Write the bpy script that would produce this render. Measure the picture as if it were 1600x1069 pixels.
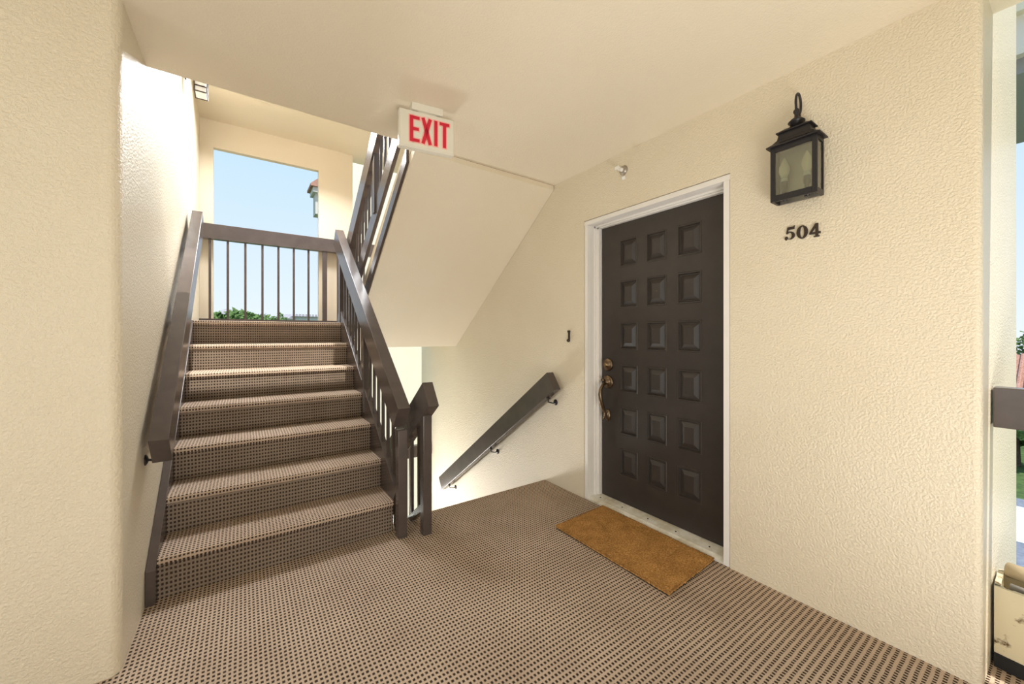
import bpy, bmesh, math, random
from math import sin, cos, pi, radians, tan
from mathutils import Vector, Matrix
random.seed(7)
for o in list(bpy.data.objects): bpy.data.objects.remove(o)
SC = bpy.context.scene
COL = SC.collection

# ------------------------------------------------------------------ camera
cam_d = bpy.data.cameras.new('camera'); cam = bpy.data.objects.new('camera', cam_d); COL.objects.link(cam)
cam.location = (0, 0, 1.3)
cam.rotation_euler = (pi/2, 0, -radians(34.89))
cam_d.sensor_width = 36; cam_d.lens = 602.75/1600*36
cam_d.shift_y = (523.87-534.5)/1600
cam_d.clip_start = .02; cam_d.clip_end = 500
SC.camera = cam

# ------------------------------------------------------------------ light
SC.view_settings.view_transform = 'Standard'
SC.view_settings.look = 'None'
SC.view_settings.gamma = 1
SC.view_settings.use_curve_mapping = False
SC.view_settings.exposure = 0.0
w = bpy.data.worlds.new('sky'); SC.world = w; w.use_nodes = True
nt = w.node_tree; nt.nodes.clear()
out = nt.nodes.new('ShaderNodeOutputWorld'); bg = nt.nodes.new('ShaderNodeBackground')
tc = nt.nodes.new('ShaderNodeTexCoord'); sx = nt.nodes.new('ShaderNodeSeparateXYZ'); cr = nt.nodes.new('ShaderNodeValToRGB')
nt.links.new(tc.outputs['Generated'], sx.inputs[0]); nt.links.new(sx.outputs['Z'], cr.inputs[0])
nt.links.new(cr.outputs[0], bg.inputs[0]); nt.links.new(bg.outputs[0], out.inputs[0])
e = cr.color_ramp.elements
e[0].position = 0.0; e[0].color = (.84, .93, 1.0, 1)
e[1].position = 1.0; e[1].color = (.30, .56, .90, 1)
m_ = cr.color_ramp.elements.new(.22); m_.color = (.68, .84, 1.0, 1)
m_ = cr.color_ramp.elements.new(.5); m_.color = (.50, .76, .95, 1)
bg.inputs[1].default_value = 1.05

def sun(name, strength, elev, azim, angle=.6, color=(1, .95, .86)):
    # azim: compass direction (radians from +Y clockwise, degrees) the light comes FROM
    d = bpy.data.lights.new(name, 'SUN'); d.energy = strength; d.angle = radians(angle); d.color = color
    o = bpy.data.objects.new(name, d); COL.objects.link(o)
    v = Vector((sin(radians(azim))*cos(radians(elev)), cos(radians(azim))*cos(radians(elev)), sin(radians(elev))))
    o.rotation_euler = v.to_track_quat('Z', 'Y').to_euler(); o.location = v*20
def area(name, loc, target, sx_, sy_, power, color=(1, 1, 1)):
    d = bpy.data.lights.new(name, 'AREA'); d.shape = 'RECTANGLE'; d.size = sx_; d.size_y = sy_; d.energy = power; d.color = color
    o = bpy.data.objects.new(name, d); COL.objects.link(o); o.location = loc
    o.rotation_euler = (Vector(loc)-Vector(target)).to_track_quat('Z', 'Y').to_euler()
sun('sun', 5.0, 60, 172)
area('gallery_fill', (-3.4, .45, 1.35), (2.0, 1.1, 1.3), 2.4, 2.0, 38, (1, .98, .96))  # added fill light at the unseen left end of the gallery
area('ceiling_fill', (.55, -.7, .10), (.6, .35, 2.6), 1.7, 1.3, 98, (1, .97, .92))  # added upward fill near the floor behind the camera, brightens the ceiling
area('stairwell_fill', (0.85, 4.18, 3.60), (0.45, 3.0, .5), 2.0, .6, 145, (.97, .98, 1))  # added fill hidden under the stairwell ceiling
area('lower_stairwell_fill', (1.05, 5.0, -1.22), (2.1, 3.4, .5), 1.5, .4, 62, (1, .98, .94))  # added fill low in the stairwell, out of view below the floor edge

# ------------------------------------------------------------------ materials
def mat(name, color, rough=.6, metal=0, spec=.5):
    m = bpy.data.materials.new(name); m.use_nodes = True
    b = m.node_tree.nodes['Principled BSDF']
    b.inputs['Base Color'].default_value = (*color, 1); b.inputs['Roughness'].default_value = rough
    b.inputs['Metallic'].default_value = metal
    if 'Specular IOR Level' in b.inputs: b.inputs['Specular IOR Level'].default_value = spec
    return m
class NB:
    def __init__(s, m): s.m = m; s.t = m.node_tree; s.b = s.t.nodes['Principled BSDF']
    def n(s, kind, **kw):
        x = s.t.nodes.new(kind)
        for k, v in kw.items():
            if k.startswith('i_'):
                key = k[2:]; key = int(key) if key.isdigit() else key
                x.inputs[key].default_value = v
            else: setattr(x, k, v)
        return x
    def l(s, a, b): s.t.links.new(a, b)
    def math(s, op, a, b=None, c=None):
        x = s.t.nodes.new('ShaderNodeMath'); x.operation = op
        for i, v in enumerate((a, b, c)):
            if v is None: continue
            if isinstance(v, (int, float)): x.inputs[i].default_value = v
            else: s.l(v, x.inputs[i])
        return x.outputs[0]
def posn(nb):
    g = nb.n('ShaderNodeNewGeometry'); return g.outputs['Position']
def noise(nb, vec, scale, detail=3, rough=.5):
    x = nb.n('ShaderNodeTexNoise'); x.inputs['Scale'].default_value = scale; x.inputs['Detail'].default_value = detail
    x.inputs['Roughness'].default_value = rough; nb.l(vec, x.inputs['Vector']); return x.outputs['Fac']
def ramp(nb, fac, stops):
    r = nb.n('ShaderNodeValToRGB'); nb.l(fac, r.inputs[0]); e = r.color_ramp.elements
    e[0].position, e[0].color = stops[0][0], (*stops[0][1], 1); e[1].position, e[1].color = stops[-1][0], (*stops[-1][1], 1)
    for p, c in stops[1:-1]:
        q = e.new(p); q.color = (*c, 1)
    return r.outputs[0]
def bump(nb, h, strength, dist):
    b = nb.n('ShaderNodeBump'); b.inputs['Strength'].default_value = strength; b.inputs['Distance'].default_value = dist
    nb.l(h, b.inputs['Height']); nb.l(b.outputs[0], nb.b.inputs['Normal'])

def stucco(name, c1, c2, rough, strength, dist=.006, scale=62, pits=True):
    m = mat(name, c1, rough); nb = NB(m); P = posn(nb)
    a = noise(nb, P, scale, 3, .55); b_ = noise(nb, P, scale*2.6, 2, .5); c = noise(nb, P, 2.2, 3, .5)
    blob = ramp(nb, a, [(.38, (0, 0, 0)), (.62, (1, 1, 1))])
    h = nb.math('ADD', blob, nb.math('MULTIPLY', b_, .6))
    nb.l(ramp(nb, c, [(.3, c2), (.7, c1)]), nb.b.inputs['Base Color'])
    bump(nb, h, strength, dist)
    return m
M = {}
M['stucco'] = stucco('cream_stucco', (.78, .695, .54), (.76, .67, .51), .33, .5, .005, 105)
M['stucco_smooth'] = stucco('smooth_cream_plaster', (.79, .705, .56), (.775, .685, .53), .5, .3, .003, 120)
M['stucco_far'] = stucco('exterior_cream_stucco', (.86, .80, .66), (.84, .77, .62), .7, .2, .006, 30)

def carpet(name='woven_carpet', k=1.0):
    m = mat(name, (.3, .22, .16), .92, 0, .15); nb = NB(m); P = posn(nb)
    wob = nb.n('ShaderNodeTexNoise'); wob.inputs['Scale'].default_value = 30; nb.l(P, wob.inputs['Vector'])
    s = nb.n('ShaderNodeSeparateXYZ'); nb.l(P, s.inputs[0])
    s2 = nb.n('ShaderNodeSeparateColor'); nb.l(wob.outputs['Color'], s2.inputs[0])
    xx = nb.math('MULTIPLY_ADD', nb.math('SUBTRACT', s2.outputs[0], .5), .006, s.outputs['X'])
    yy = nb.math('MULTIPLY_ADD', nb.math('SUBTRACT', s2.outputs[1], .5), .006, nb.math('ADD', s.outputs['Y'], s.outputs['Z']))
    def tri(v, pitch):   # 0 at cell edge, 1 in the cell middle
        f = nb.math('FRACT', nb.math('DIVIDE', v, pitch))
        return nb.math('SUBTRACT', 1, nb.math('ABSOLUTE', nb.math('MULTIPLY_ADD', f, 2, -1)))
    tx = tri(xx, .0168); ty = tri(yy, .0225)
    sm = lambda v, a, b: nb_smooth(nb, v, a, b)
    hole = nb.math('MULTIPLY', sm(tx, .30, .58), sm(ty, .34, .62))
    n1 = noise(nb, P, 3.0, 4, .6); n2 = noise(nb, P, 420, 2, .6)
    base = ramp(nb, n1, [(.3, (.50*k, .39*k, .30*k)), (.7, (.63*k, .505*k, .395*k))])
    rib = nb.n('ShaderNodeMix', data_type='RGBA', blend_type='MULTIPLY'); rib.inputs['Factor'].default_value = .55
    nb.l(base, rib.inputs[6]); nb.l(ramp(nb, n2, [(.3, (.45, .42, .4)), (.65, (1.15, 1.15, 1.15))]), rib.inputs[7])
    mx = nb.n('ShaderNodeMix', data_type='RGBA'); nb.l(hole, mx.inputs['Factor']); nb.l(rib.outputs[2], mx.inputs[6])
    mx.inputs[7].default_value = (.045, .03, .022, 1)
    nb.l(mx.outputs[2], nb.b.inputs['Base Color'])
    h = nb.math('ADD', nb.math('SUBTRACT', 1, hole), nb.math('MULTIPLY', n2, .35))
    bump(nb, h, .5, .004)
    return m
def nb_smooth(nb, v, a, b):
    x = nb.n('ShaderNodeMapRange', interpolation_type='SMOOTHSTEP'); nb.l(v, x.inputs[0])
    x.inputs[1].default_value = a; x.inputs[2].default_value = b; return x.outputs[0]
M['carpet'] = carpet()
M['carpet_riser_shade'] = carpet('riser_shade_carpet', .50)   # same carpet darkened for the risers: shade painted into the colour

def painted(name, c, rough=.35, n=.12):
    m = mat(name, c, rough); nb = NB(m); P = posn(nb)
    a = noise(nb, P, 9, 4, .6)
    nb.l(ramp(nb, a, [(.3, tuple(v*(1-n) for v in c)), (.7, tuple(v*(1+n) for v in c))]), nb.b.inputs['Base Color'])
    bump(nb, noise(nb, P, 240, 2), .08, .001)
    return m
M['rail'] = painted('brown_rail_paint', (.080, .062, .055), .25)
M['door'] = painted('dark_brown_door_paint', (.034, .027, .023), .40)
M['black'] = painted('black_metal', (.012, .010, .012), .4)
M['trimwhite'] = painted('white_trim_paint', (.80, .77, .73), .4, .015)
M['signwhite'] = painted('white_plastic', (.74, .70, .60), .35, .02)
M['red'] = mat('red_lettering', (.62, .012, .04), .4)
M['pinkedge'] = mat('pink_letter_edge', (.90, .45, .40), .5)  # pink edging of the sign letters
M['bronze'] = mat('aged_bronze', (.17, .12, .075), .32, 1)
M['brass'] = mat('worn_brass', (.42, .29, .12), .3, 1)
M['darkbronze'] = mat('dark_bronze', (.05, .035, .025), .4, .6)
M['bulb'] = mat('frosted_bulb', (.95, .86, .66), .25)
M['candle'] = mat('white_candle_sleeve', (.85, .83, .78), .5)
M['steel'] = mat('brushed_metal', (.42, .38, .33), .4, .8)
M['fixwhite'] = mat('frosted_panel', (.9, .9, .88), .4)
M['rope'] = painted('tan_roll', (.42, .34, .22), .9)
M['hose'] = painted('grey_hose', (.22, .21, .20), .6)
M['dark'] = mat('flat_black', (.01, .01, .01), .8)  # plain black for sill screws and trough base
def glass():
    m = mat('clear_glass', (1, 1, 1), .05); nb = NB(m)
    t = nb.n('ShaderNodeBsdfTransparent'); t.inputs[0].default_value = (.86, .90, .84, 1)
    g = nb.n('ShaderNodeBsdfGlossy'); g.inputs['Roughness'].default_value = .12; g.inputs[0].default_value = (.9, .9, .85, 1)
    fr = nb.n('ShaderNodeFresnel'); fr.inputs[0].default_value = 1.5
    bp = nb.n('ShaderNodeBump'); bp.inputs['Strength'].default_value = .5; bp.inputs['Distance'].default_value = .002
    nb.l(noise(nb, posn(nb), 90, 2), bp.inputs['Height']); nb.l(bp.outputs[0], g.inputs['Normal']); nb.l(bp.outputs[0], fr.inputs['Normal'])
    mx = nb.n('ShaderNodeMixShader'); nb.l(nb.math('MULTIPLY_ADD', fr.outputs[0], 1.2, .12), mx.inputs[0])
    nb.l(t.outputs[0], mx.inputs[1]); nb.l(g.outputs[0], mx.inputs[2])
    nb.l(mx.outputs[0], nb.t.nodes['Material Output'].inputs[0]); return m
M['glass'] = glass()
def two_noise(name, c1, c2, scale, rough=.9, bs=0, bd=.01, lo=.35, hi=.65):
    m = mat(name, c1, rough, 0, .2); nb = NB(m); P = posn(nb)
    nb.l(ramp(nb, noise(nb, P, scale, 5, .6), [(lo, c1), (hi, c2)]), nb.b.inputs['Base Color'])
    if bs: bump(nb, noise(nb, P, scale*1.7, 4, .6), bs, bd)
    return m
M['coir'] = two_noise('coir_fibre', (.30, .155, .048), (.62, .36, .13), 110, .95, .6, .003)
nbc = NB(M['coir']); big = ramp(nbc, noise(nbc, posn(nbc), 11, 5, .7), [(.3, (.72, .66, .60)), (.7, (1.12, 1.08, 1.02))])
mc = nbc.n('ShaderNodeMix', data_type='RGBA', blend_type='MULTIPLY'); mc.inputs['Factor'].default_value = 1
src = nbc.b.inputs['Base Color'].links[0].from_socket; nbc.l(src, mc.inputs[6]); nbc.l(big, mc.inputs[7]); nbc.l(mc.outputs[2], nbc.b.inputs['Base Color'])
M['coir_edge'] = mat('mat_backing', (.03, .02, .012), .9)
M['threshold'] = two_noise('worn_threshold', (.52, .47, .34), (.80, .78, .72), 9, .5, .1, .002)
M['planter'] = two_noise('stained_cream_paint', (.12, .07, .03), (.66, .58, .40), 14, .6, .3, .004, .36, .43)
M['grass'] = two_noise('lawn', (.05, .085, .03), (.10, .16, .05), 2, .95)
M['asphalt'] = two_noise('asphalt', (.16, .18, .23), (.24, .26, .31), 3, .9)
M['concrete'] = two_noise('pale_concrete', (.55, .55, .56), (.7, .7, .7), 3, .9)
M['rooftile'] = two_noise('clay_tile', (.36, .16, .11), (.55, .33, .27), 5, .8)
M['roofgrey'] = two_noise('grey_roof', (.30, .28, .32), (.42, .40, .44), 1.5, .8)
M['wallfar'] = two_noise('distant_wall', (.62, .60, .60), (.70, .68, .66), 1, .9)
M['leaf'] = two_noise('leaves', (.06, .12, .035), (.17, .27, .09), 1.2, .8)
M['bark'] = two_noise('bark', (.07, .05, .035), (.14, .10, .07), 6, .9)
M['slate'] = mat('grey_soffit_paint', (.30, .31, .33), .6)

# ------------------------------------------------------------------ mesh helpers
def link(name, bm, m, parent=None, smooth=False, recalc=True):
    if recalc: bmesh.ops.recalc_face_normals(bm, faces=bm.faces)
    me = bpy.data.meshes.new(name); bm.to_mesh(me); bm.free()
    if isinstance(m, (list, tuple)):
        for k in m: me.materials.append(k)
    else: me.materials.append(m)
    if smooth:
        for p in me.polygons: p.use_smooth = True
    o = bpy.data.objects.new(name, me); COL.objects.link(o)
    if parent: o.parent = parent
    return o
def settle(o):   # puts a parent-less mesh's origin at its base centre
    return o
def box(bm, x0, x1, y0, y1, z0, z1, bev=0, seg=2, mi=0, T=None):
    vs = [bm.verts.new(p) for p in ((x0,y0,z0),(x1,y0,z0),(x1,y1,z0),(x0,y1,z0),(x0,y0,z1),(x1,y0,z1),(x1,y1,z1),(x0,y1,z1))]
    fs = [bm.faces.new([vs[i] for i in f]) for f in ((0,3,2,1),(4,5,6,7),(0,1,5,4),(1,2,6,5),(2,3,7,6),(3,0,4,7))]
    for f in fs: f.material_index = mi
    if bev:
        es = list({e for f in fs for e in f.edges})
        r = bmesh.ops.bevel(bm, geom=es, offset=bev, segments=seg, affect='EDGES', profile=.6)
        vs = list({v for f in r['faces'] for v in f.verts} | {v for v in vs if v.is_valid})
        for f in r['faces']: f.material_index = mi
    if T: 
        for v in vs: v.co = T @ v.co
    return vs
def prism(bm, pts, axis, a, b, mi=0, bev=0):
    """pts: 2-D polygon; axis 'x': pts=(y,z); 'y': pts=(x,z); 'z': pts=(x,y)"""
    def P(p, t): return {'x': (t, p[0], p[1]), 'y': (p[0], t, p[1]), 'z': (p[0], p[1], t)}[axis]
    A = [bm.verts.new(P(p, a)) for p in pts]; B = [bm.verts.new(P(p, b)) for p in pts]; n = len(pts)
    fs = [bm.faces.new(A), bm.faces.new(B[::-1])]
    for i in range(n): fs.append(bm.faces.new((A[i], B[i], B[(i+1) % n], A[(i+1) % n])))
    for f in fs: f.material_index = mi
    if bev:
        bmesh.ops.recalc_face_normals(bm, faces=fs)
        es = list({e for f in fs for e in f.edges})
        bmesh.ops.bevel(bm, geom=es, offset=bev, segments=2, affect='EDGES', profile=.6)
def tube(bm, pts, r, seg=10, closed=False, mi=0):
    pts = [Vector(p) for p in pts]; n = len(pts); rings = []
    up = Vector((0, 0, 1))
    for i, p in enumerate(pts):
        d = (pts[(i+1) % n]-pts[i-1]) if closed else (pts[min(i+1, n-1)]-pts[max(i-1, 0)])
        d.normalize(); a = d.cross(up)
        if a.length < .05: a = d.cross(Vector((1, .13, 0)))
        a.normalize()
        if rings and a.dot(prev) < 0: a = -a
        prev = a; b = d.cross(a); rr = r[i] if isinstance(r, (list, tuple)) else r
        rings.append([bm.verts.new(p+(a*cos(2*pi*k/seg)+b*sin(2*pi*k/seg))*rr) for k in range(seg)])
    m = n if closed else n-1
    for i in range(m):
        A, B = rings[i], rings[(i+1) % n]
        for k in range(seg):
            f = bm.faces.new((A[k], A[(k+1) % seg], B[(k+1) % seg], B[k])); f.material_index = mi
    if not closed: bm.faces.new(rings[0][::-1]); bm.faces.new(rings[-1])
def lathe(bm, prof, seg=24, T=Matrix.Identity(4), mi=0):
    rings = []
    for r, z in prof:
        rings.append([bm.verts.new(T @ Vector((r*cos(2*pi*k/seg), r*sin(2*pi*k/seg), z))) for k in range(seg)])
    for A, B in zip(rings, rings[1:]):
        for k in range(seg): 
            f = bm.faces.new((A[k], A[(k+1) % seg], B[(k+1) % seg], B[k])); f.material_index = mi; f.smooth = True
    bm.faces.new(rings[0][::-1]); bm.faces.new(rings[-1])
def new(): return bmesh.new()
def thing(name, label, cat, loc, group=None, rz=0):
    o = bpy.data.objects.new(name, None); COL.objects.link(o); o.location = loc; o.rotation_euler = (0, 0, rz)
    o.empty_display_size = .1; o['label'] = label; o['category'] = cat
    if group: o['group'] = group
    return o
def tag(o, label, cat, group=None, kind=None):
    o['label'] = label; o['category'] = cat
    if group: o['group'] = group
    if kind: o['kind'] = kind
    return o
def struct(o, label=None):
    o['kind'] = 'structure'
    if label: o['label'] = label
    return o
def part(name, bm, m, root, smooth=False, label=None):
    """bm given in world coordinates; re-based on the root (an unrotated Empty or mesh)"""
    l = root.matrix_basis.translation.copy(); p = root.parent
    while p: l += p.matrix_basis.translation; p = p.parent
    bmesh.ops.translate(bm, verts=bm.verts, vec=-l)
    o = link(name, bm, m, root, smooth)
    if label: o['label'] = label
    return o

# ------------------------------------------------------------------ key sizes
WX = 2.227          # plane of the door wall
LX = -.385          # left wall of the stair
RISE, RUN, Y1 = .204, .28, 2.538
SL = RISE/RUN
CZ, CE = 2.605, 2.552
YL = Y1+6*RUN       # landing edge 4.218
ZL = 7*RISE         # landing height 1.428
BY = 5.35           # back wall face
def arc(cx, cy, r, a0, a1, n=6): return [(cx+r*cos(radians(a0+(a1-a0)*i/n)), cy+r*sin(radians(a0+(a1-a0)*i/n))) for i in range(n+1)]

# ------------------------------------------------------------------ the setting
root = bpy.data.objects.new('wall_left', None); COL.objects.link(root); struct(root, 'rough cream stucco wall turning the corner up beside the stairs')
bm = new(); r = .035
prism(bm, [(-4.2, 2.072)] + arc(LX-r, 2.072+r, r, -90, 0) + [(LX, 5.6), (-.6, 5.6), (-.6, 2.4), (-4.2, 2.4)], 'z', -.02, 3.66)
part('stucco_face', bm, M['stucco'], root)
bm = new(); box(bm, -.6, LX, 2.56, 5.6, -3, -.02); part('lower_face', bm, M['stucco'], root)

bm = new(); r = .022
prism(bm, arc(WX+r, .173+r, r, 180, 270) + [(3.4, .150), (3.4, 1.069), (WX, 1.069)], 'z', -.25, 4.2)
box(bm, WX, 3.4, 1.069, 2.191, 2.206, 4.2)
box(bm, WX, 3.4, 2.191, 5.6, -3, 4.2)
box(bm, WX, 3.4, 1.069, 2.191, -.25, -.005)
wr = struct(link('wall_right', bm, M['stucco']), 'cream stucco wall around the dark entry door')

bm = new()
box(bm, -.6, -.268, BY, BY+.07, -.2+ZL, 3.66); box(bm, .778, 1.18, BY, BY+.07, -3, 3.66)
box(bm, -.268, .778, BY, BY+.07, 3.365, 3.66)
struct(link('wall_back', bm, M['stucco_smooth']), 'cream wall around the open stair landing bay')

bm = new()
box(bm, -4.2, 2.50, -1.9, CE, CZ, 2.856)
struct(link('ceiling', bm, M['stucco_smooth']), 'cream plaster ceiling over the entry landing')
bm = new(); box(bm, -.6, WX, 2.75, BY+.22, 3.66, 3.9)
struct(link('ceiling', bm, M['stucco_smooth']), 'cream ceiling high over the stairwell')
bm = new(); box(bm, -4.2, 2.95, -1.9, Y1+.02, -.22, 0); box(bm, .88, WX, Y1+.02, 2.68, -.22, 0)
struct(link('floor', bm, M['carpet']), 'brown and tan woven carpet on the entry landing')

bm = new(); box(bm, -4.2, 2.35, -2.1, -1.95, -.22, 2.856)  # unseen wall, added to block light from behind reaching the risers
struct(link('wall_rear_blocker', bm, M['stucco']), 'added cream stucco wall behind the viewpoint, keeping light off the risers')

# ------------------------------------------------------------------ stairs
def step_mesh(y0, z0, x0, x1, run, rise, d=1, bot=.02):
    """nosing at y0 top z0+rise; d=+1 climbs towards +Y, -1 climbs towards -Y"""
    bm = new(); t = z0+rise
    pr = [(.016, z0-bot), (.016, t-.040), (.006, t-.036), (.0, t-.026), (.0, t-.012), (.004, t-.004), (.012, t), (run+.02, t), (run+.02, z0-bot)]
    prism(bm, [(y0+d*a, b) for a, b in pr], 'x', x0, x1)
    bm.normal_update()
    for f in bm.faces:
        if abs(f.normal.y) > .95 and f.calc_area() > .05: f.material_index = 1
    return bm
stA = thing('staircase', 'lit carpeted stair flight climbing on the left beside the stucco wall', 'stairs', (.23, Y1, 0))
for i in range(7):
    run = RUN if i < 6 else BY-YL-.0
    bm = step_mesh(Y1+RUN*i, RISE*i, -.345, .817, run-.022*(i == 6), RISE, bot=.02 if i else 0)
    if i == 6: box(bm, .817, WX-.003, YL+.012, BY-.002, ZL-.03, ZL)
    part('step' if i < 6 else 'landing', bm, [M['carpet'], M['carpet_riser_shade']], stA)
bm = new()   # concrete slab below the flight and landing
prism(bm, [(Y1+.05, 0), (YL+.02, ZL-RISE), (BY-.002, ZL-RISE), (BY-.002, ZL-RISE-.07), (YL+.2, ZL-RISE-.07), (Y1+.35, -.05), (Y1+.05, -.05)], 'x', LX+.003, .84)
box(bm, .84, WX-.003, 4.43, BY-.002, 1.162, ZL-.031)
part('slab', bm, M['stucco_smooth'], stA)
bm = new()   # skirt against the left wall
k = .06
prism(bm, [(2.506, 0), (2.506, .167), (YL+.02, .167+SL*(YL+.02-2.506)), (BY-.01, .167+SL*(YL+.02-2.506)), (BY-.01, ZL-.1), (YL, ZL-.3), (2.62, -.0)], 'x', LX+.002, -.346, bev=.002)
part('skirt_board', bm, M['rail'], stA)

stB = thing('staircase', 'upper stair flight rising overhead with a sloping cream soffit', 'stairs', (1.6, YL, ZL))
for i in range(6):
    bm = new(); y, z, e_ = YL-RUN*i, ZL+RISE*i, (RUN if i < 6 else .05)
    zb_ = z-.04 if i < 4 else z+.03
    prism(bm, [(y-.016, zb_), (y-.016, z+RISE-.04), (y, z+RISE-.03), (y, z+RISE-.01), (y-.01, z+RISE), (y-e_-.02, z+RISE), (y-e_-.02, z+RISE-.03)], 'x', .993, WX-.004)
    part('step', bm, M['carpet'], stB)
bm = new()
prism(bm, [(CE+.002, 2.565), (4.43, 1.162), (4.43, ZL-.23), (YL-.02, ZL+.0), (2.56, ZL+6*RISE-.02), (CE+.002, 2.65)], 'x', .967, WX-.003)
# cream side face up to the nosing line
prism(bm, [(CE, 2.65), (CE, 2.80), (4.25, 1.60), (4.25, 1.36)], 'x', .965, .992)
part('soffit_slab', bm, M['stucco_smooth'], stB)
bm = new()
prism(bm, [(2.66, 2.522), (2.66, 2.63), (4.40, 1.295), (4.40, 1.185)], 'x', .945, .966, bev=.002)
part('edge_trim', bm, M['rail'], stB)

stD = thing('staircase', 'lower stair flight dropping away beside the entry door wall', 'stairs', (1.6, 2.68, -.2))
for i in range(7):
    y = 2.68+RUN*i; bm = new()
    z = -RISE*(i+1)
    e_ = RUN+.02 if i < 6 else BY-.005-y
    prism(bm, [(y, z-.03), (y, z-.0), (y+e_, z), (y+e_+.0, z-RISE-.02), (y+.0, z-RISE-.02)], 'x', .90 if i < 6 else LX+.004, WX-.003)
    part('step' if i < 6 else 'landing', bm, M['carpet'], stD)

# ------------------------------------------------------------------ rails
def slope_bar(bm, x0, x1, y0, z0, y1, z1, h, bev=.003, perp=True):
    """bar whose upper edge runs (y0,z0)->(y1,z1), depth h perpendicular below, ends cut square"""
    d = Vector((y1-y0, z1-z0)).normalized(); n = Vector((d.y, -d.x))
    if n.y > 0: n = -n
    a, b = Vector((y0, z0)), Vector((y1, z1))
    prism(bm, [tuple(a), tuple(b), tuple(b+n*h), tuple(a+n*h)], 'x', x0, x1, bev=bev)
def balustrade(name, label, cat, xc, loc, top0, top1, bot0, bot1, posts, bals, wtop=.08, htop=.175, post=.058, bal=.020, hbot=.05, wbot=.05):
    """top0/top1, bot0/bot1 are (y,z) ends of the upper edges; posts=(y, z_foot); bals = list of y"""
    r = thing(name, label, cat, loc)
    bm = new(); slope_bar(bm, xc-wtop/2, xc+wtop/2, *top0, *top1, htop); part('handrail', bm, M['rail'], r)
    bm = new(); slope_bar(bm, xc-wbot/2, xc+wbot/2, *bot0, *bot1, hbot); part('bottom_rail', bm, M['rail'], r)
    zt = lambda y: top0[1]+(top1[1]-top0[1])*(y-top0[0])/(top1[0]-top0[0])-htop*1.1
    zb = lambda y: bot0[1]+(bot1[1]-bot0[1])*(y-bot0[0])/(bot1[0]-bot0[0])-.02
    for y, zf, *xo in posts:
        bm = new(); p = post/2; xx = xc+(xo[0] if xo else 0)
        box(bm, xx-p, xx+p, y-p, y+p, zf, zt(y), .003); part('post', bm, M['rail'], r)
    for y in bals:
        bm = new(); p = bal/2
        box(bm, xc-p, xc+p, y-p, y+p, zb(y), zt(y), .002, 1); part('baluster', bm, M['rail'], r)
    return r
nA = lambda y: RISE+SL*(y-Y1)
balustrade('stair_railing', 'dark brown railing between the lit flight and the drop beside it', 'railing', .84, (.84, 2.45, 0),
    (2.395, .835), (4.41, 2.42), (2.50, nA(2.50)+.10), (4.30, nA(4.30)+.10),
    [(2.455, 0), (3.33, nA(3.33)-.12), (4.27, ZL)], [2.62+.115*i for i in range(6)] + [3.45+.115*i for i in range(7)], hbot=.27, wbot=.045)
nB = lambda y: ZL+RISE+SL*(YL-y)
balustrade('stair_railing', 'dark brown railing of the upper flight, seen slanting up behind the exit sign', 'railing', .94, (.94, YL, ZL),
    (4.41, 2.28), (2.56, 3.655), (4.38, nB(4.38)+.20), (2.56, nB(2.56)+.20),
    [(4.25, ZL), (3.38, nB(3.38)+.1)], [2.68+.115*i for i in range(6)] + [3.5+.115*i for i in range(6)], hbot=.145, wbot=.03)
nD = lambda y: -SL*(y-2.68)
balustrade('stair_railing', 'short-looking dark railing with its end block at the top of the stairs down', 'railing', .985, (.985, 2.40, 0),
    (2.374, .994), (4.5, .994-2.126*.745), (2.40, .215), (4.5, .215-2.1*SL),
    [(2.40, 0), (4.45, -1.428)], [2.52+.13*i for i in range(15)], wtop=.07, hbot=.045, wbot=.04)

# landing rails
def flat_rail(name, label, y, z_top, x0, x1, xs, posts, zf):
    r = thing(name, label, 'railing', ((x0+x1)/2, y, zf))
    bm = new(); box(bm, x0, x1, y-.04, y+.04, z_top-.16, z_top, .003); part('handrail', bm, M['rail'], r)
    bm = new(); box(bm, x0, x1, y-.015, y+.015, zf+.03, zf+.05, .002); part('bottom_rail', bm, M['rail'], r)
    for x in xs:
        bm = new(); box(bm, x-.011, x+.011, y-.011, y+.011, zf+.045, z_top-.15, .002, 1); part('baluster', bm, M['rail'], r)
    for x in posts:
        bm = new(); box(bm, x-.025, x+.025, y-.025, y+.025, zf, z_top-.15, .002, 1); part('post', bm, M['rail'], r)
flat_rail('landing_railing', 'brown railing across the open bay at the stair top, sky behind', 5.24, 2.49, LX+.004, WX-.004,
    [-.291, -.136, .022, .182, .338, .495, .65]+[.98+.158*i for i in range(8)], [.828], ZL)
flat_rail('landing_railing', 'brown railing low at the downstairs landing, glimpsed between the posts', 5.24, -.25, LX+.004, WX-.004,
    [-.3+.158*i for i in range(16)], [], -1.428)

def wall_rail(name, label, x_wall, side, x_c, top0, top1, h, brs, wd=.072):
    r = thing(name, label, 'handrail', (x_c, top0[0], top0[1]))
    bm = new(); slope_bar(bm, x_c-wd/2, x_c+wd/2, *top0, *top1, h); part('rail', bm, M['rail'], r)
    for y in brs:
        z = top0[1]+(top1[1]-top0[1])*(y-top0[0])/(top1[0]-top0[0])-h*1.22
        bm = new()
        T = Matrix.Translation((x_wall, y, z-.045)) @ Matrix.Rotation(-side*pi/2, 4, 'Y')
        lathe(bm, [(.026, .0), (.026, .004), (.016, .010), (.007, .013)], 14, T)
        tube(bm, [(x_wall-side*.008, y, z-.045), (x_wall-side*.03, y, z-.05), (x_c+side*.01, y, z-.035), (x_c, y, z+.0)], .006, 8)
        box(bm, x_c-.012, x_c+.012, y-.025, y+.025, z-.004, z+.004)
        part('bracket', bm, M['black'], r)
    return r
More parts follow.
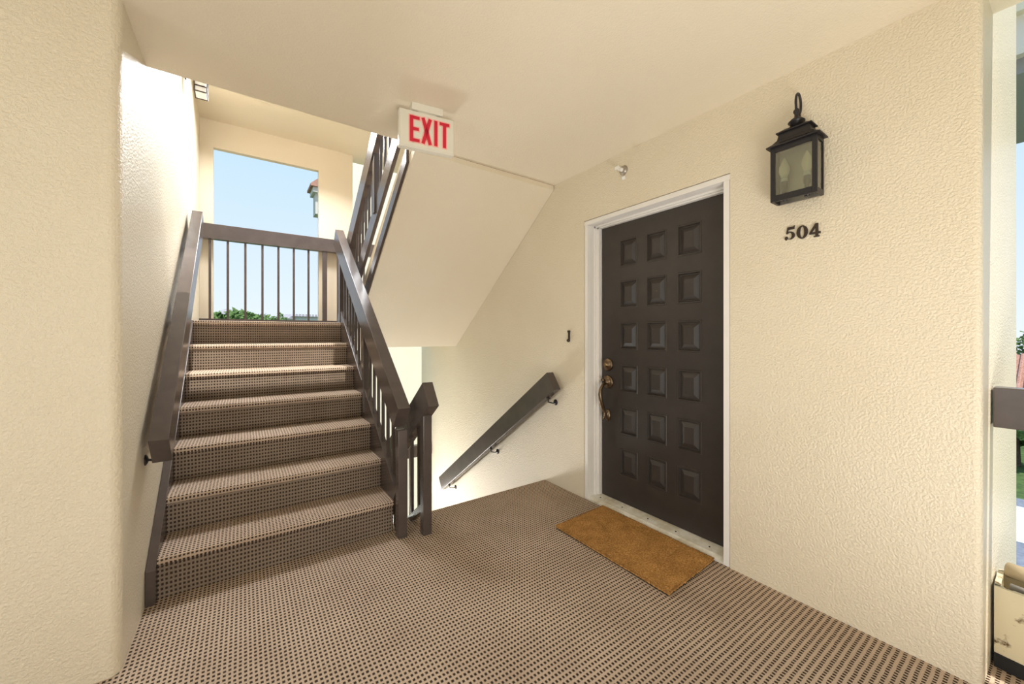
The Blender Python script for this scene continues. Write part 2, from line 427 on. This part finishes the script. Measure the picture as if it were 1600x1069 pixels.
wall_rail('wall_handrail', 'heavy brown handrail bracketed to the left stucco wall', LX, -1, -.317, (2.366, .82), (4.22, 2.358), .165, [2.52, 3.32, 4.06])
wall_rail('wall_handrail', 'brown handrail slanting down the door wall, its top end by the door', WX, 1, 2.135, (2.50, .985), (4.69, -.56), .165, [2.53, 3.46, 4.45])

# ------------------------------------------------------------------ door
d1 = bpy.data.objects.new('door_1', None); COL.objects.link(d1); d1.location = (2.35, 1.613, 0)
struct(d1, 'dark brown eighteen panel entry door in a white frame')
DX, DY0, DY1, DZ0, DZ1 = 2.35, 1.105, 2.112, .037, 2.155
cols = [(1.297, 1.464), (1.540, 1.702), (1.775, 1.937)]
rows = [(z-.205, z) for z in (2.020, 1.710, 1.396, 1.077, .757, .446)]
bm = new()
ys = sorted([DY0, DY1]+[v for c in cols for v in c]); zs = sorted([DZ0, DZ1]+[v for c in rows for v in c])
for i in range(len(ys)-1):
    for j in range(len(zs)-1):
        if (ys[i], ys[i+1]) in cols and (zs[j], zs[j+1]) in [tuple(x) for x in rows]: continue
        v = [bm.verts.new(p) for p in ((DX, ys[i], zs[j]), (DX, ys[i], zs[j+1]), (DX, ys[i+1], zs[j+1]), (DX, ys[i+1], zs[j]))]; bm.faces.new(v)
bmesh.ops.remove_doubles(bm, verts=bm.verts, dist=1e-5)
box(bm, DX+.012, DX+.045, DY0, DY1, DZ0, DZ1)
leaf = part('door_leaf', bm, M['door'], d1)
def panel_bm(h, w):
    bm = new(); lv = []
    for ins, dx in ((0, 0), (.003, -.004), (.010, -.004), (.016, .010), (.022, .010), (.050, -.003)):
        a, b = w/2-ins, h/2-ins
        lv.append([bm.verts.new((dx, y, z)) for y, z in ((-a, -b), (a, -b), (a, b), (-a, b))])
    for A, B in zip(lv, lv[1:]):
        for k in range(4): bm.faces.new((A[k], A[(k+1) % 4], B[(k+1) % 4], B[k]))
    bm.faces.new(lv[-1])
    return bm
pm = None
for c in cols:
    for r_ in rows:
        if pm is None:
            o = link('raised_panel', panel_bm(r_[1]-r_[0], .163), M['door'], leaf); pm = o.data
        else:
            o = bpy.data.objects.new('raised_panel', pm); COL.objects.link(o); o.parent = leaf
        o.location = (0, (c[0]+c[1])/2-1.613, (r_[0]+r_[1])/2); o.scale = (1, (c[1]-c[0])/.163, 1)
        o.location.x = 0
# frame: brickmould + jamb + stop, profile swept as three legs
def frame_leg(bm, prof, kind, a, b):
    # prof: list of (u, x): u = distance inwards from the masonry edge, x depth
    pass
bm = new()
G = [(2.206-.0, 0)]
def leg(y_out, s, z1):   # s=+1: leg on low-y side (u grows to +y)
    P = [(0, WX+.012), (.006, WX+.002), (.036, WX+.002), (.040, WX+.03), (.040, WX+.075), (.052, WX+.075), (.052, 2.32), (.072, 2.32), (.072, 2.375), (0, 2.375)]
    prism(bm, [(x, y_out+s*u) for u, x in P], 'z', 0.002, z1)
leg(1.069, 1, 2.169); leg(2.191, -1, 2.169)
P = [(0, WX+.012), (.006, WX+.002), (.036, WX+.002), (.040, WX+.03), (.040, WX+.075), (.052, WX+.075), (.052, 2.32), (.060, 2.32), (.060, 2.375), (0, 2.375)]
prism(bm, [(x, 2.206-u) for u, x in P], 'y', 1.0695, 2.1905)
part('door_frame', bm, M['trimwhite'], d1, label='white painted door frame')
bm = new(); prism(bm, [(2.232, .0), (2.232, .012), (2.262, .026), (2.33, .034), (2.38, .036), (2.38, 0)], 'y', 1.105, 2.155)
thr = part('threshold', bm, M['threshold'], d1, label='worn pale metal sill')
for y in (1.22, 1.44, 1.65, 1.87, 2.08):
    bm = new(); lathe(bm, [(.005, 0), (.005, .003), (.003, .004)], 10, Matrix.Translation((2.295, y, .0295))); part('screw', bm, M['dark'], thr)
ry = Matrix.Rotation(-pi/2, 4, 'Y')
bm = new(); T = Matrix.Translation((DX, 2.052, 1.07)) @ ry
lathe(bm, [(.050, 0), (.050, .008), (.044, .014), (.036, .012), (.030, .020), (.022, .022), (.020, .030), (.012, .032)], 24, T)
db = part('deadbolt', bm, M['bronze'], d1, label='bronze round deadbolt')
bm = new(); lathe(bm, [(.014, 0), (.014, .003), (.010, .005)], 16, Matrix.Translation((DX-.031, 2.052, 1.07)) @ ry); part('keyhole', bm, M['brass'], db)
bm = new(); T = Matrix.Translation((DX, 2.052, .935)) @ ry
lathe(bm, [(.052, 0), (.052, .006), (.046, .013), (.038, .011), (.030, .018), (.016, .022), (.014, .034)], 24, T)
T = Matrix.Translation((DX, 2.052, .675)) @ ry @ Matrix.Diagonal((1.35, .75, 1, 1))
lathe(bm, [(.036, 0), (.036, .006), (.028, .012), (.012, .022)], 20, T)
tube(bm, [(DX-.03, 2.052, .925), (DX-.06, 2.052, .915), (DX-.085, 2.052, .88), (DX-.09, 2.052, .84), (DX-.08, 2.052, .79), (DX-.058, 2.052, .74), (DX-.04, 2.052, .70), (DX-.045, 2.052, .665), (DX-.062, 2.052, .652)],
     [.010, .011, .013, .015, .016, .014, .011, .010, .009], 12)
tube(bm, [(DX-.01, 2.052, .68), (DX-.045, 2.052, .69)], .007, 8)
tube(bm, [(DX-.03, 2.052, .937), (DX-.045, 2.052, .948), (DX-.07, 2.052, .955)], [.006, .009, .011], 8)
part('door_handle', bm, M['bronze'], d1, True, 'bronze pull handle with thumb latch')
bm = new(); lathe(bm, [(.011, 0), (.011, .004), (.006, .006)], 16, Matrix.Translation((DX+.003, 1.617, 1.607)) @ ry); part('peephole', bm, M['brass'], d1)

# doormat
mt = thing('doormat', 'rectangular golden brown coir doormat on the carpet before the door', 'doormat', (1.975, 1.56, 0))
C0 = [Vector((1.726, 1.963)), Vector((2.223, 1.990)), Vector((2.221, 1.152)), Vector((1.735, 1.125))]
def mp(u, v): return (C0[0]*(1-u)+C0[1]*u)*(1-v) + (C0[3]*(1-u)+C0[2]*u)*v
bm = new(); nu, nv = 90, 150; g = []
for j in range(nv+1):
    row = []
    for i in range(nu+1):
        u, v = i/nu, j/nv; p = mp(u, v)
        edge = i in (0, nu) or j in (0, nv)
        z = .008 if edge else .019+random.uniform(-.0022, .0022)+.001*sin(u*9)*cos(v*13)
        jx, jy = (random.uniform(-.002, .002), random.uniform(-.002, .002)) if not edge else (random.uniform(-.003, .003),)*2
        row.append(bm.verts.new((p.x+jx, p.y+jy, z)))
    g.append(row)
for j in range(nv):
    for i in range(nu): bm.faces.new((g[j][i], g[j][i+1], g[j+1][i+1], g[j+1][i]))
part('coir_pile', bm, M['coir'], mt)
bm = new()
for k in range(16000):
    u, v = random.random(), random.random()
    if k % 6 == 0: u = random.choice((.002, .998))
    elif k % 6 == 1: v = random.choice((.002, .998))
    p = mp(u, v); a = random.uniform(0, 2*pi); L = random.uniform(.004, .009); w_ = .0011
    q = Vector((p.x, p.y, .016)); s = Vector((cos(a), sin(a), 0))
    bm.faces.new([bm.verts.new(q-s*w_), bm.verts.new(q+s*w_), bm.verts.new(q+Vector((random.uniform(-.005, .005), random.uniform(-.005, .005), L)))])
o = part('fibres', bm, M['coir'], mt); o['kind'] = 'stuff'
bm = new(); vs = [mp(*q) for q in ((0.004, 0.003), (.996, 0.003), (.996, .997), (0.004, .997))]
prism(bm, [tuple(v) for v in vs], 'z', .0005, .008); part('rubber_backing', bm, M['coir_edge'], mt)

# ------------------------------------------------------------------ lantern
ln = thing('wall_lantern', 'black metal box lantern with two candle bulbs above the house number', 'lantern', (2.16, .732, 1.95))
X0, X1, LY0, LY1, LZ0, LZ1 = 2.118, 2.205, .638, .826, 1.948, 2.212
bm = new(); t = .012; t2 = .020
for y in (LY0, LY1-t2): box(bm, X0, X0+t, y, y+t2, LZ0, LZ1, .001, 1)
for y in (LY0, LY1-t): box(bm, X1-t, X1, y, y+t, LZ0, LZ1, .001, 1)
box(bm, X0, X0+t, LY0+t2, LY1-t2, LZ0, LZ0+.03, .001, 1); box(bm, X0, X0+t, LY0+t2, LY1-t2, LZ1-.026, LZ1, .001, 1)
for y in (LY0, LY1-t):
    box(bm, X0+t, X1-t, y, y+t, LZ0, LZ0+.022); box(bm, X0+t, X1-t, y, y+t, LZ1-.02, LZ1)
part('frame', bm, M['black'], ln)
bm = new(); box(bm, X1-.006, X1, LY0+.01, LY1-.01, LZ0, LZ1)
part('back_plate', bm, M['steel'], ln, label='tarnished reflective back plate')
bm = new(); box(bm, X1, WX-.002, .69, .775, 2.02, 2.16, .003); part('wall_mount', bm, M['black'], ln)
for nm, a in (('glass_pane', (X0+.004, X0+.007, LY0+t2, LY1-t2, LZ0+.03, LZ1-.026)), ('glass_pane', (X0+t, X1-t, LY0+.004, LY0+.007, LZ0+.022, LZ1-.02)), ('glass_pane', (X0+t, X1-t, LY1-.007, LY1-.004, LZ0+.022, LZ1-.02))):
    bm = new(); box(bm, *a); part(nm, bm, M['glass'], ln)
bm = new()
def taper(bm, z0, a, z1, b):   # a,b = (x0,x1,y0,y1)
    A = [bm.verts.new((x, y, z0)) for x, y in ((a[0], a[2]), (a[1], a[2]), (a[1], a[3]), (a[0], a[3]))]
    B = [bm.verts.new((x, y, z1)) for x, y in ((b[0], b[2]), (b[1], b[2]), (b[1], b[3]), (b[0], b[3]))]
    bm.faces.new(A[::-1]); bm.faces.new(B)
    for k in range(4): bm.faces.new((A[k], A[(k+1) % 4], B[(k+1) % 4], B[k]))
q = lambda i, j=None: (X0-.014+i, X1+.004-i*.4, LY0-.014+(j or i), LY1+.014-(j or i))
taper(bm, LZ1-.002, q(0), LZ1+.004, q(0)); taper(bm, LZ1+.004, q(0, .002), LZ1+.016, q(.014, .022)); taper(bm, LZ1+.016, q(.014, .022), LZ1+.032, q(.022, .040)); taper(bm, LZ1+.032, q(.022, .040), LZ1+.062, q(.025, .046))
taper(bm, LZ1+.062, q(.016, .036), LZ1+.067, q(.016, .036)); taper(bm, LZ1+.067, q(.018, .040), LZ1+.080, q(.034, .07))
part('roof', bm, M['black'], ln)
bm = new(); cx, cy_ = 2.163, .732
lathe(bm, [(.026, LZ1+.070), (.026, LZ1+.100), (.034, LZ1+.102), (.034, LZ1+.106), (.022, LZ1+.118), (.010, LZ1+.126), (.008, LZ1+.14), (.013, LZ1+.15), (.013, LZ1+.158), (.006, LZ1+.168)], 20, Matrix.Translation((cx, cy_, 0)))
part('chimney', bm, M['black'], ln, False)
bm = new()
pts = []
for k in range(19):
    a = radians(200-k*(200+68)/18); pts.append((cx+.022+.030*cos(a), cy_, LZ1+.198+.048*sin(a)))
pts = [(cx, cy_, LZ1+.125), (cx-.004, cy_, LZ1+.15)] + pts[0:] + [(cx+.040, cy_, LZ1+.10), (cx+.045, cy_, LZ1+.0)]
tube(bm, pts, .0055, 10); part('hook', bm, M['black'], ln, True)
for y in (.690, .782):
    bm = new(); lathe(bm, [(.012, LZ0+.0), (.012, LZ0+.030), (.010, LZ0+.034), (.010, LZ0+.060), (.014, LZ0+.064), (.014, LZ0+.098)], 14, Matrix.Translation((cx, y, 0))); cs = part('candle_socket', bm, M['black'], ln)
    bm = new(); lathe(bm, [(.0135, LZ0+.098), (.0135, LZ0+.118)], 14, Matrix.Translation((cx, y, 0))); part('collar', bm, M['candle'], cs)
    bm = new(); lathe(bm, [(.010, LZ0+.118), (.018, LZ0+.130), (.0235, LZ0+.150), (.022, LZ0+.170), (.014, LZ0+.192), (.006, LZ0+.210), (.001, LZ0+.218)], 18, Matrix.Translation((cx, y, 0))); part('bulb', bm, M['bulb'], ln, True)

# ------------------------------------------------------------------ house numbers 5 0 4
def plate(bm, outer, holes, T, t=.006):
    """extruded polygon via curve-less fill: outer + holes (2-D lists)"""
    es = []
    for loop in [outer]+holes:
        vs = [bm.verts.new((p[0], p[1], 0)) for p in loop]
        for a, b in zip(vs, vs[1:]+vs[:1]): es.append(bm.edges.new((a, b)))
    r = bmesh.ops.triangle_fill(bm, edges=es, use_beauty=True, use_dissolve=False)
    fs = [x for x in r['geom'] if isinstance(x, bmesh.types.BMFace)]
    ex = bmesh.ops.extrude_face_region(bm, geom=fs)
    nv = [x for x in ex['geom'] if isinstance(x, bmesh.types.BMVert)]
    for v in nv: v.co.z += t
    allv = set(nv) | {v for f in fs for v in f.verts}
    for v in allv: v.co = T @ v.co
def ell(cx, cy, rx, ry, n=28, a0=0, a1=360, inc=False): 
    return [(cx+rx*cos(radians(a0+(a1-a0)*i/(n))), cy+ry*sin(radians(a0+(a1-a0)*i/(n)))) for i in range(n+(1 if inc else 0))]
five = [(-.15, .5), (.26, .5), (.31, .56), (.34, .56), (.30, .30), (-.10, .30), (-.12, .12)] + ell(.04, -.16, .30, .30, 14, 115, -130, True) + [(-.24, -.50), (-.32, -.42), (-.32, -.28), (-.26, -.20), (-.17, -.20), (-.13, -.28), (-.16, -.38)] + ell(.00, -.17, .14, .25, 10, -110, 100, True) + [(-.10, .03), (-.2, -.02), (-.23, .0)]
zero_o = ell(0, 0, .36, .50); zero_i = ell(0, 0, .13, .42)
four_o = [(.02, .5), (.20, .5), (.20, -.12), (.34, -.12), (.34, -.26), (.20, -.26), (.20, -.42), (.28, -.42), (.28, -.5), (-.06, -.5), (-.06, -.42), (.03, -.42), (.03, -.26), (-.34, -.26), (-.34, -.14)]
four_i = [(.03, .22), (.03, -.12), (-.20, -.12)]
H = .064
for nm, o_, hs, y, z, lab in (('5', five, [], .781, 1.8035, 'brown metal numeral five, left end of the row under the lantern'), ('0', zero_o, [zero_i], .729, 1.8, 'brown metal numeral zero, round one between its two neighbours'), ('4', four_o, [four_i], .678, 1.797, 'brown metal numeral four, right end of the row under the lantern')):
    bm = new()
    T = Matrix(((0, 0, -1, 0), (-1, 0, 0, 0), (0, 1, 0, 0), (0, 0, 0, 1)))
    plate(bm, [(a*H, b*H) for a, b in o_], [[(a*H, b*H) for a, b in h_] for h_ in hs], T)
    o = link('house_number', bm, M['darkbronze']); o.location = (WX-.001, y, z)
    tag(o, lab, 'house number', 'house number digits')

# doorbell, sprinkler
db = thing('doorbell', 'tiny dark doorbell button strip on the stucco left of the door', 'doorbell', (WX-.004, 2.357, 1.29))
bm = new(); box(bm, WX-.012, WX+.001, 2.350, 2.364, 1.262, 1.336, .003); box(bm, WX-.014, WX, 2.346, 2.370, 1.322, 1.340, .003); part('plate', bm, M['darkbronze'], db)
bm = new(); lathe(bm, [(.013, 0), (.013, .012), (.009, .018)], 14, Matrix.Translation((WX-.006, 2.358, 1.256)) @ ry); part('button', bm, M['darkbronze'], db)
sp = thing('wall_sprinkler', 'small round sprinkler head on the stucco high above the door', 'sprinkler', (WX, 1.82, 2.48))
bm = new(); T = Matrix.Translation((WX+.001, 1.80, 2.475)) @ ry
lathe(bm, [(.034, 0), (.034, .004), (.028, .010), (.026, .02)], 22, T); part('escutcheon', bm, M['steel'], sp)
bm = new(); T = Matrix.Translation((WX-.018, 1.80, 2.475)) @ ry
lathe(bm, [(.014, 0), (.014, .014), (.009, .016), (.009, .035), (.013, .037), (.013, .042)], 16, T)
for s in (-1, 1): tube(bm, [(WX-.03, 1.80, 2.475+s*.010), (WX-.05, 1.80, 2.475+s*.014), (WX-.068, 1.80, 2.475+s*.004)], .0025, 6)
box(bm, WX-.074, WX-.068, 1.782, 1.818, 2.465, 2.488, .001, 1)
part('nozzle', bm, M['candle'], sp)
bm = new(); prism(bm, [(WX-.001, 2.435), (WX-.012, 2.428), (WX-.001, 2.410)], 'y', 1.785, 1.812); part('putty_patch', bm, M['candle'], sp, label='white plaster patch')

# ------------------------------------------------------------------ exit sign
ex = thing('exit_sign', 'white ceiling exit sign with red letters', 'sign', (.866, 2.100, CZ), rz=-radians(9))
ex.scale = (1.04, 1.04, 1.04)
def lp(name, bm, m, par, label=None, smooth=False):
    o = link(name, bm, m, par, smooth)
    if label: o['label'] = label
    return o
SZ = -.142
bm = new(); box(bm, -.152, .152, -.022, .022, SZ-.101, SZ+.101, .008, 3); lp('housing', bm, M['signwhite'], ex)
bm = new(); box(bm, -.147, .147, -.0245, -.0205, SZ-.094, SZ+.096, .0015, 1); lp('face_plate', bm, M['signwhite'], ex)
bm = new(); prism(bm, [(-.03, 0), (.03, 0), (.026, -.036), (-.026, -.036)], 'x', -.085, .085, bev=.002)
for v in list(bm.verts): pass
box(bm, -.05, .05, -.014, .014, -.045, -.030); lp('ceiling_canopy', bm, M['signwhite'], ex, 'cream ceiling canopy')
def letters(bm, g, y0, y1):
    st, hh = .0185, .070; z = SZ
    def bar(x0, z0, x1, z1, w_):
        d = Vector((x1-x0, z1-z0)); d.normalize(); n = Vector((-d.y, d.x))*(w_/2+g); a = Vector((x0, z0))-d*g; b = Vector((x1, z1))+d*g
        prism(bm, [tuple(a+n), tuple(b+n), tuple(b-n), tuple(a-n)], 'y', y0, y1)
    x = -.088                                     # E
    bar(x, z-hh, x, z+hh, st)
    for zz in (hh-st/2, 0, -hh+st/2): bar(x+st/2-.0005, z+zz, x+.044-(.004 if zz == 0 else 0), z+zz, st*.92)
    bar(-.026, z-hh, .014, z+hh, st*1.0); bar(-.026, z+hh, .014, z-hh, st*1.0)      # X
    bar(.045, z-hh, .045, z+hh, st)               # I
    bar(.066, z+hh-st/2, .122, z+hh-st/2, st*.92); bar(.094, z-hh, .094, z+hh-st+.001, st)  # T
bm = new(); letters(bm, .006, -.0252, -.0240); lp('letter_outline', bm, M['pinkedge'], ex, 'pink outline around the letters')
bm = new(); letters(bm, 0, -.0262, -.0250); lp('lettering', bm, M['red'], ex, 'red EXIT letters')

# ------------------------------------------------------------------ stairwell wall lamp
lw = thing('stairwell_lamp', 'small black-edged frosted lamp high on the stairwell wall', 'lamp', (-.30, 4.02, 3.3))
a = (-.322, -.236, 3.95, 4.08, 3.245, 3.46)
bm = new(); t = .007
for x in (a[0], a[1]-t):
    for y in (a[2], a[3]-t): box(bm, x, x+t, y, y+t, a[4], a[5])
for z in (a[4], a[4]+.045, a[5]-t):
    for y in (a[2], a[3]-t): box(bm, a[0]+t, a[1]-t, y, y+t, z, z+t)
    for x in (a[0], a[1]-t): box(bm, x, x+t, a[2]+t, a[3]-t, z, z+t)
part('frame', bm, M['darkbronze'], lw)
bm = new(); box(bm, a[0]+.009, a[1]-.009, a[2]+.009, a[3]-.009, a[4]+.004, a[5]-.004); part('frosted_shade', bm, M['fixwhite'], lw)
bm = new(); box(bm, LX+.001, LX+.012, 3.97, 4.06, 3.36, 3.46, .003); box(bm, LX+.015, a[0], 4.0, 4.03, 3.40, 3.43); part('wall_plate', bm, M['darkbronze'], lw)

# ------------------------------------------------------------------ gallery rail and trough at right
gr = thing('gallery_railing', 'brown gallery railing meeting the end of the door wall', 'railing', (2.47, -.8, 0))
bm = new(); box(bm, 2.43, 2.51, -1.8, .163, .937, 1.094, .004); part('handrail', bm, M['rail'], gr)
bm = new(); box(bm, 2.455, 2.485, -1.8, -.45, .08, .11); part('bottom_rail', bm, M['rail'], gr)
for i in range(14):
    bm = new(); y = -.47-.10*i; box(bm, 2.46, 2.48, y-.01, y+.01, .0, .95); part('baluster', bm, M['rail'], gr)
tr = thing('trough_planter', 'stained cream trough with a tan roll on its rim beside the wall end', 'planter', (2.5, -.1, 0))
bm = new()
PX = 2.425
def curve_y(u): return .160-.55*u
N = 14
pr_o = [(PX-.06*sin(k/N*pi*.5), curve_y(k/N)) for k in range(N+1)]
inner = [(x+.02, y) for x, y in pr_o]
prism(bm, pr_o+inner[::-1], 'z', .055, .315)
box(bm, PX, PX+.19, -.39, .160, .055, .07); box(bm, PX+.175, PX+.19, -.39, .160, .055, .315); box(bm, PX+.01, PX+.18, .145, .161, .055, .315)
part('tub', bm, M['planter'], tr)
bm = new(); prism(bm, [(x-.006, y) for x, y in pr_o]+[(PX+.19, -.395), (PX+.19, .161)], 'z', .001, .054); part('base', bm, M['dark'], tr, label='black base strip')
bm = new(); tube(bm, [(PX+.17-.02*sin(k), .135-.055*k, .330+.004*sin(k*2.1)) for k in range(10)], .030, 12); part('rim_roll', bm, M['rope'], tr, True, 'tan rolled rim')
for k, (x, z) in enumerate(((.05, .283), (.08, .300), (.11, .285))):
    bm = new(); tube(bm, [(PX+x-.04*sin(j/9*pi*.5), .125-.055*j, z-.0015*j) for j in range(9)], .012, 10); part('hose_coil', bm, M['hose'], tr, True)

# ------------------------------------------------------------------ outside
bm = new(); box(bm, 4.7, 6.4, -3, 2.2, 3.23, 3.34); struct(link('trim_1', bm, M['slate']), 'grey underside of a roof edge outside')
bm = new(); box(bm, 4.62, 4.72, -3, 2.2, 3.34, 3.62); struct(link('trim_2', bm, M['trimwhite']), 'white fascia outside')
bm = new(); box(bm, 4.55, 6.4, -3, 2.2, 3.62, 4.3); struct(link('trim_3', bm, M['stucco_far']), 'tan beam outside')

wg = thing('building_wing', 'sunlit cream wing of the same building behind the stair bay', 'building', (5, 9, -9))
bm = new(); box(bm, 1.55, 9, 9, 9.3, -9, 9); part('wall', bm, M['stucco_far'], wg)
bm = new(); box(bm, 1.245, 1.56, 9.0, 9.3, 3.85, 4.45); part('bay', bm, M['wallfar'], wg)
bm = new(); prism(bm, [(1.14, 4.38), (1.14, 4.43), (1.56, 4.80), (1.56, 4.38)], 'y', 8.85, 9.4); part('bay_roof', bm, M['rooftile'], wg)
bm = new(); box(bm, 1.19, 1.56, 8.9, 9.35, 4.28, 4.38); part('fascia', bm, M['wallfar'], wg)

bm = new(); box(bm, -260, 260, -160, 320, -9.4, -9); struct(link('ground', bm, M['grass']), 'lawn far below')
def strip(name, x0, x1, y0, y1, z, m, label):
    bm = new(); box(bm, x0, x1, y0, y1, -9, z); struct(link(name, bm, m), label)
strip('parking', 24, 31.5, -60, 60, -8.97, M['asphalt'], 'asphalt parking strip below')
strip('walkway', 31.5, 38, -60, 60, -8.93, M['concrete'], 'pale concrete walk below')
strip('road', 38, 40, -60, 60, -8.96, M['asphalt'], 'narrow road below')

def leafy(name, label, loc, R_, h, n=1500, leaf=.35, group=None, seed=1, sparse=False):
    rnd = random.Random(seed); t = thing(name, label, 'tree' if name != 'hedge' else 'hedge', loc, group)
    bm = new(); tube(bm, [(loc[0], loc[1], loc[2]), (loc[0]+.1, loc[1], loc[2]+h*.5), (loc[0], loc[1]+.1, loc[2]+h*.85)], [R_*.09, R_*.06, R_*.02], 8)
    part('trunk', bm, M['bark'], t)
    bm = new(); cl = [(Vector((rnd.uniform(-.6, .6)*R_, rnd.uniform(-.6, .6)*R_, rnd.uniform(-.35, .35)*R_)), R_*rnd.uniform(.35, .6)) for _ in range(9)]
    for k in range(n):
        c, r_ = rnd.choice(cl); d = Vector((rnd.gauss(0, 1), rnd.gauss(0, 1), rnd.gauss(0, 1))).normalized()
        p = Vector(loc)+Vector((0, 0, h-R_*.8))+c+d*r_*rnd.uniform(.7, 1.0); a = Vector((rnd.gauss(0, 1), rnd.gauss(0, 1), rnd.gauss(0, 1))).normalized(); b = a.orthogonal().normalized()
        s = leaf*rnd.uniform(.5, 1)
        bm.faces.new([bm.verts.new(p+a*s), bm.verts.new(p+b*s*.6), bm.verts.new(p-a*s), bm.verts.new(p-b*s*.6)])
    o = part('foliage', bm, M['leaf'], t); o['kind'] = 'stuff'
    return t
GZ = -9
def at(px, t):   # ground point seen at pixel column px at forward distance t
    a = radians(34.89); F = Vector((sin(a), cos(a))); R = Vector((cos(a), -sin(a))); return (F+R*((px-800)/602.75))*t
for k, (px, t, top, R_) in enumerate(((343, 42, 481, 2.4), (372, 58, 491, 3.0), (389, 49, 484, 1.2), (402, 70, 488, 3.4), (417, 84, 489, 3.8))):
    p = at(px, t); h = 10.3+(523.87-top)/602.75*t
    lab = ['bushy green tree at the left end of the far skyline', 'low green tree between the small peaked roof and the thin tree', 'thin sparse tree rising tallest above the skyline', 'round green tree just right of the thin sparse tree', 'green tree touching the end of the long grey roof'][k]
    leafy('tree', lab, (p.x, p.y, GZ), R_, h, 260 if k == 2 else 1300, .45, 'trees on the far skyline', 10+k)
def house(name, label, px, t, w_, d_, zt, peak, m_roof, m_wall, rz=0):
    p = at(px, t); r = thing(name, label, 'building', (p.x, p.y, GZ))
    bm = new(); box(bm, p.x-w_/2, p.x+w_/2, p.y, p.y+d_, GZ, zt); part('wall', bm, m_wall, r)
    bm = new(); e_ = .6
    A = [bm.verts.new(q) for q in ((p.x-w_/2-e_, p.y-e_, zt), (p.x+w_/2+e_, p.y-e_, zt), (p.x+w_/2+e_, p.y+d_+e_, zt), (p.x-w_/2-e_, p.y+d_+e_, zt))]
    i = min(w_, d_)/2
    B = [bm.verts.new(q) for q in ((p.x-w_/2+i, p.y+d_/2, zt+peak), (p.x+w_/2-i+.01, p.y+d_/2, zt+peak))]
    bm.faces.new(A[::-1]); bm.faces.new((A[0], A[1], B[1], B[0])); bm.faces.new((A[1], A[2], B[1])); bm.faces.new((A[2], A[3], B[0], B[1])); bm.faces.new((A[3], A[0], B[0]))
    part('roof', bm, m_roof, r); return r
zz = lambda py, t: 1.3+(523.87-py)/602.75*t
house('house', 'distant house with a small peaked grey roof on the skyline', 356, 98, 6, 6, zz(491, 98), 1.7, M['roofgrey'], M['wallfar'])
house('house', 'distant long low building with a pale grey roof', 462, 104, 12, 8, zz(498, 104), 1.3, M['roofgrey'], M['wallfar'])
hb = house('house', 'distant flat block with a dark toothed parapet at the right of the skyline', 484, 74, 4.6, 6, zz(495, 74), .05, M['roofgrey'], M['wallfar'])
p = at(484, 74)
for k in range(9):
    bm = new(); x = p.x-2.2+k*.55; box(bm, x-.16, x+.16, p.y-.3, p.y, zz(495, 74), zz(491.5, 74)); part('merlon', bm, M['roofgrey'], hb)
# right-hand view
h2 = thing('house', 'lower house with a red clay tile roof beyond the gallery rail', 'building', (66, 4, GZ))
bm = new(); box(bm, 62, 80, -12, 20, GZ, -4.4); part('wall', bm, M['wallfar'], h2)
bm = new(); prism(bm, [(61, -4.6), (71, -.9), (81, -4.6)], 'y', -13, 21); part('roof', bm, M['rooftile'], h2)
bm = new()
for k in range(70):
    y = -13+k*.49; tube(bm, [(60.9, y, -4.55), (71, y, -.82)], .13, 5)
o = part('roof_tiles', bm, M['rooftile'], h2); o['kind'] = 'stuff'
for k, (x, y, R_, h) in enumerate(((92, 0, 6, 14.5), (95, 10, 6, 15.0), (50, 2.2, 2.6, 5.2), (52, 7, 2.6, 5.0), (51, -3, 2.6, 5.2))):
    lab = ['tall green tree behind the tile roof, nearer the frame edge', 'tall green tree behind the tile roof, nearer the wall end', 'green tree on the lawn in line with the wall end', 'green tree on the lawn hidden mostly behind the wall end', 'green tree on the lawn at the very frame edge'][k]
    leafy('tree', lab, (x, y, GZ), R_, h, 2200, .4, 'trees beyond the gallery', 40+k)
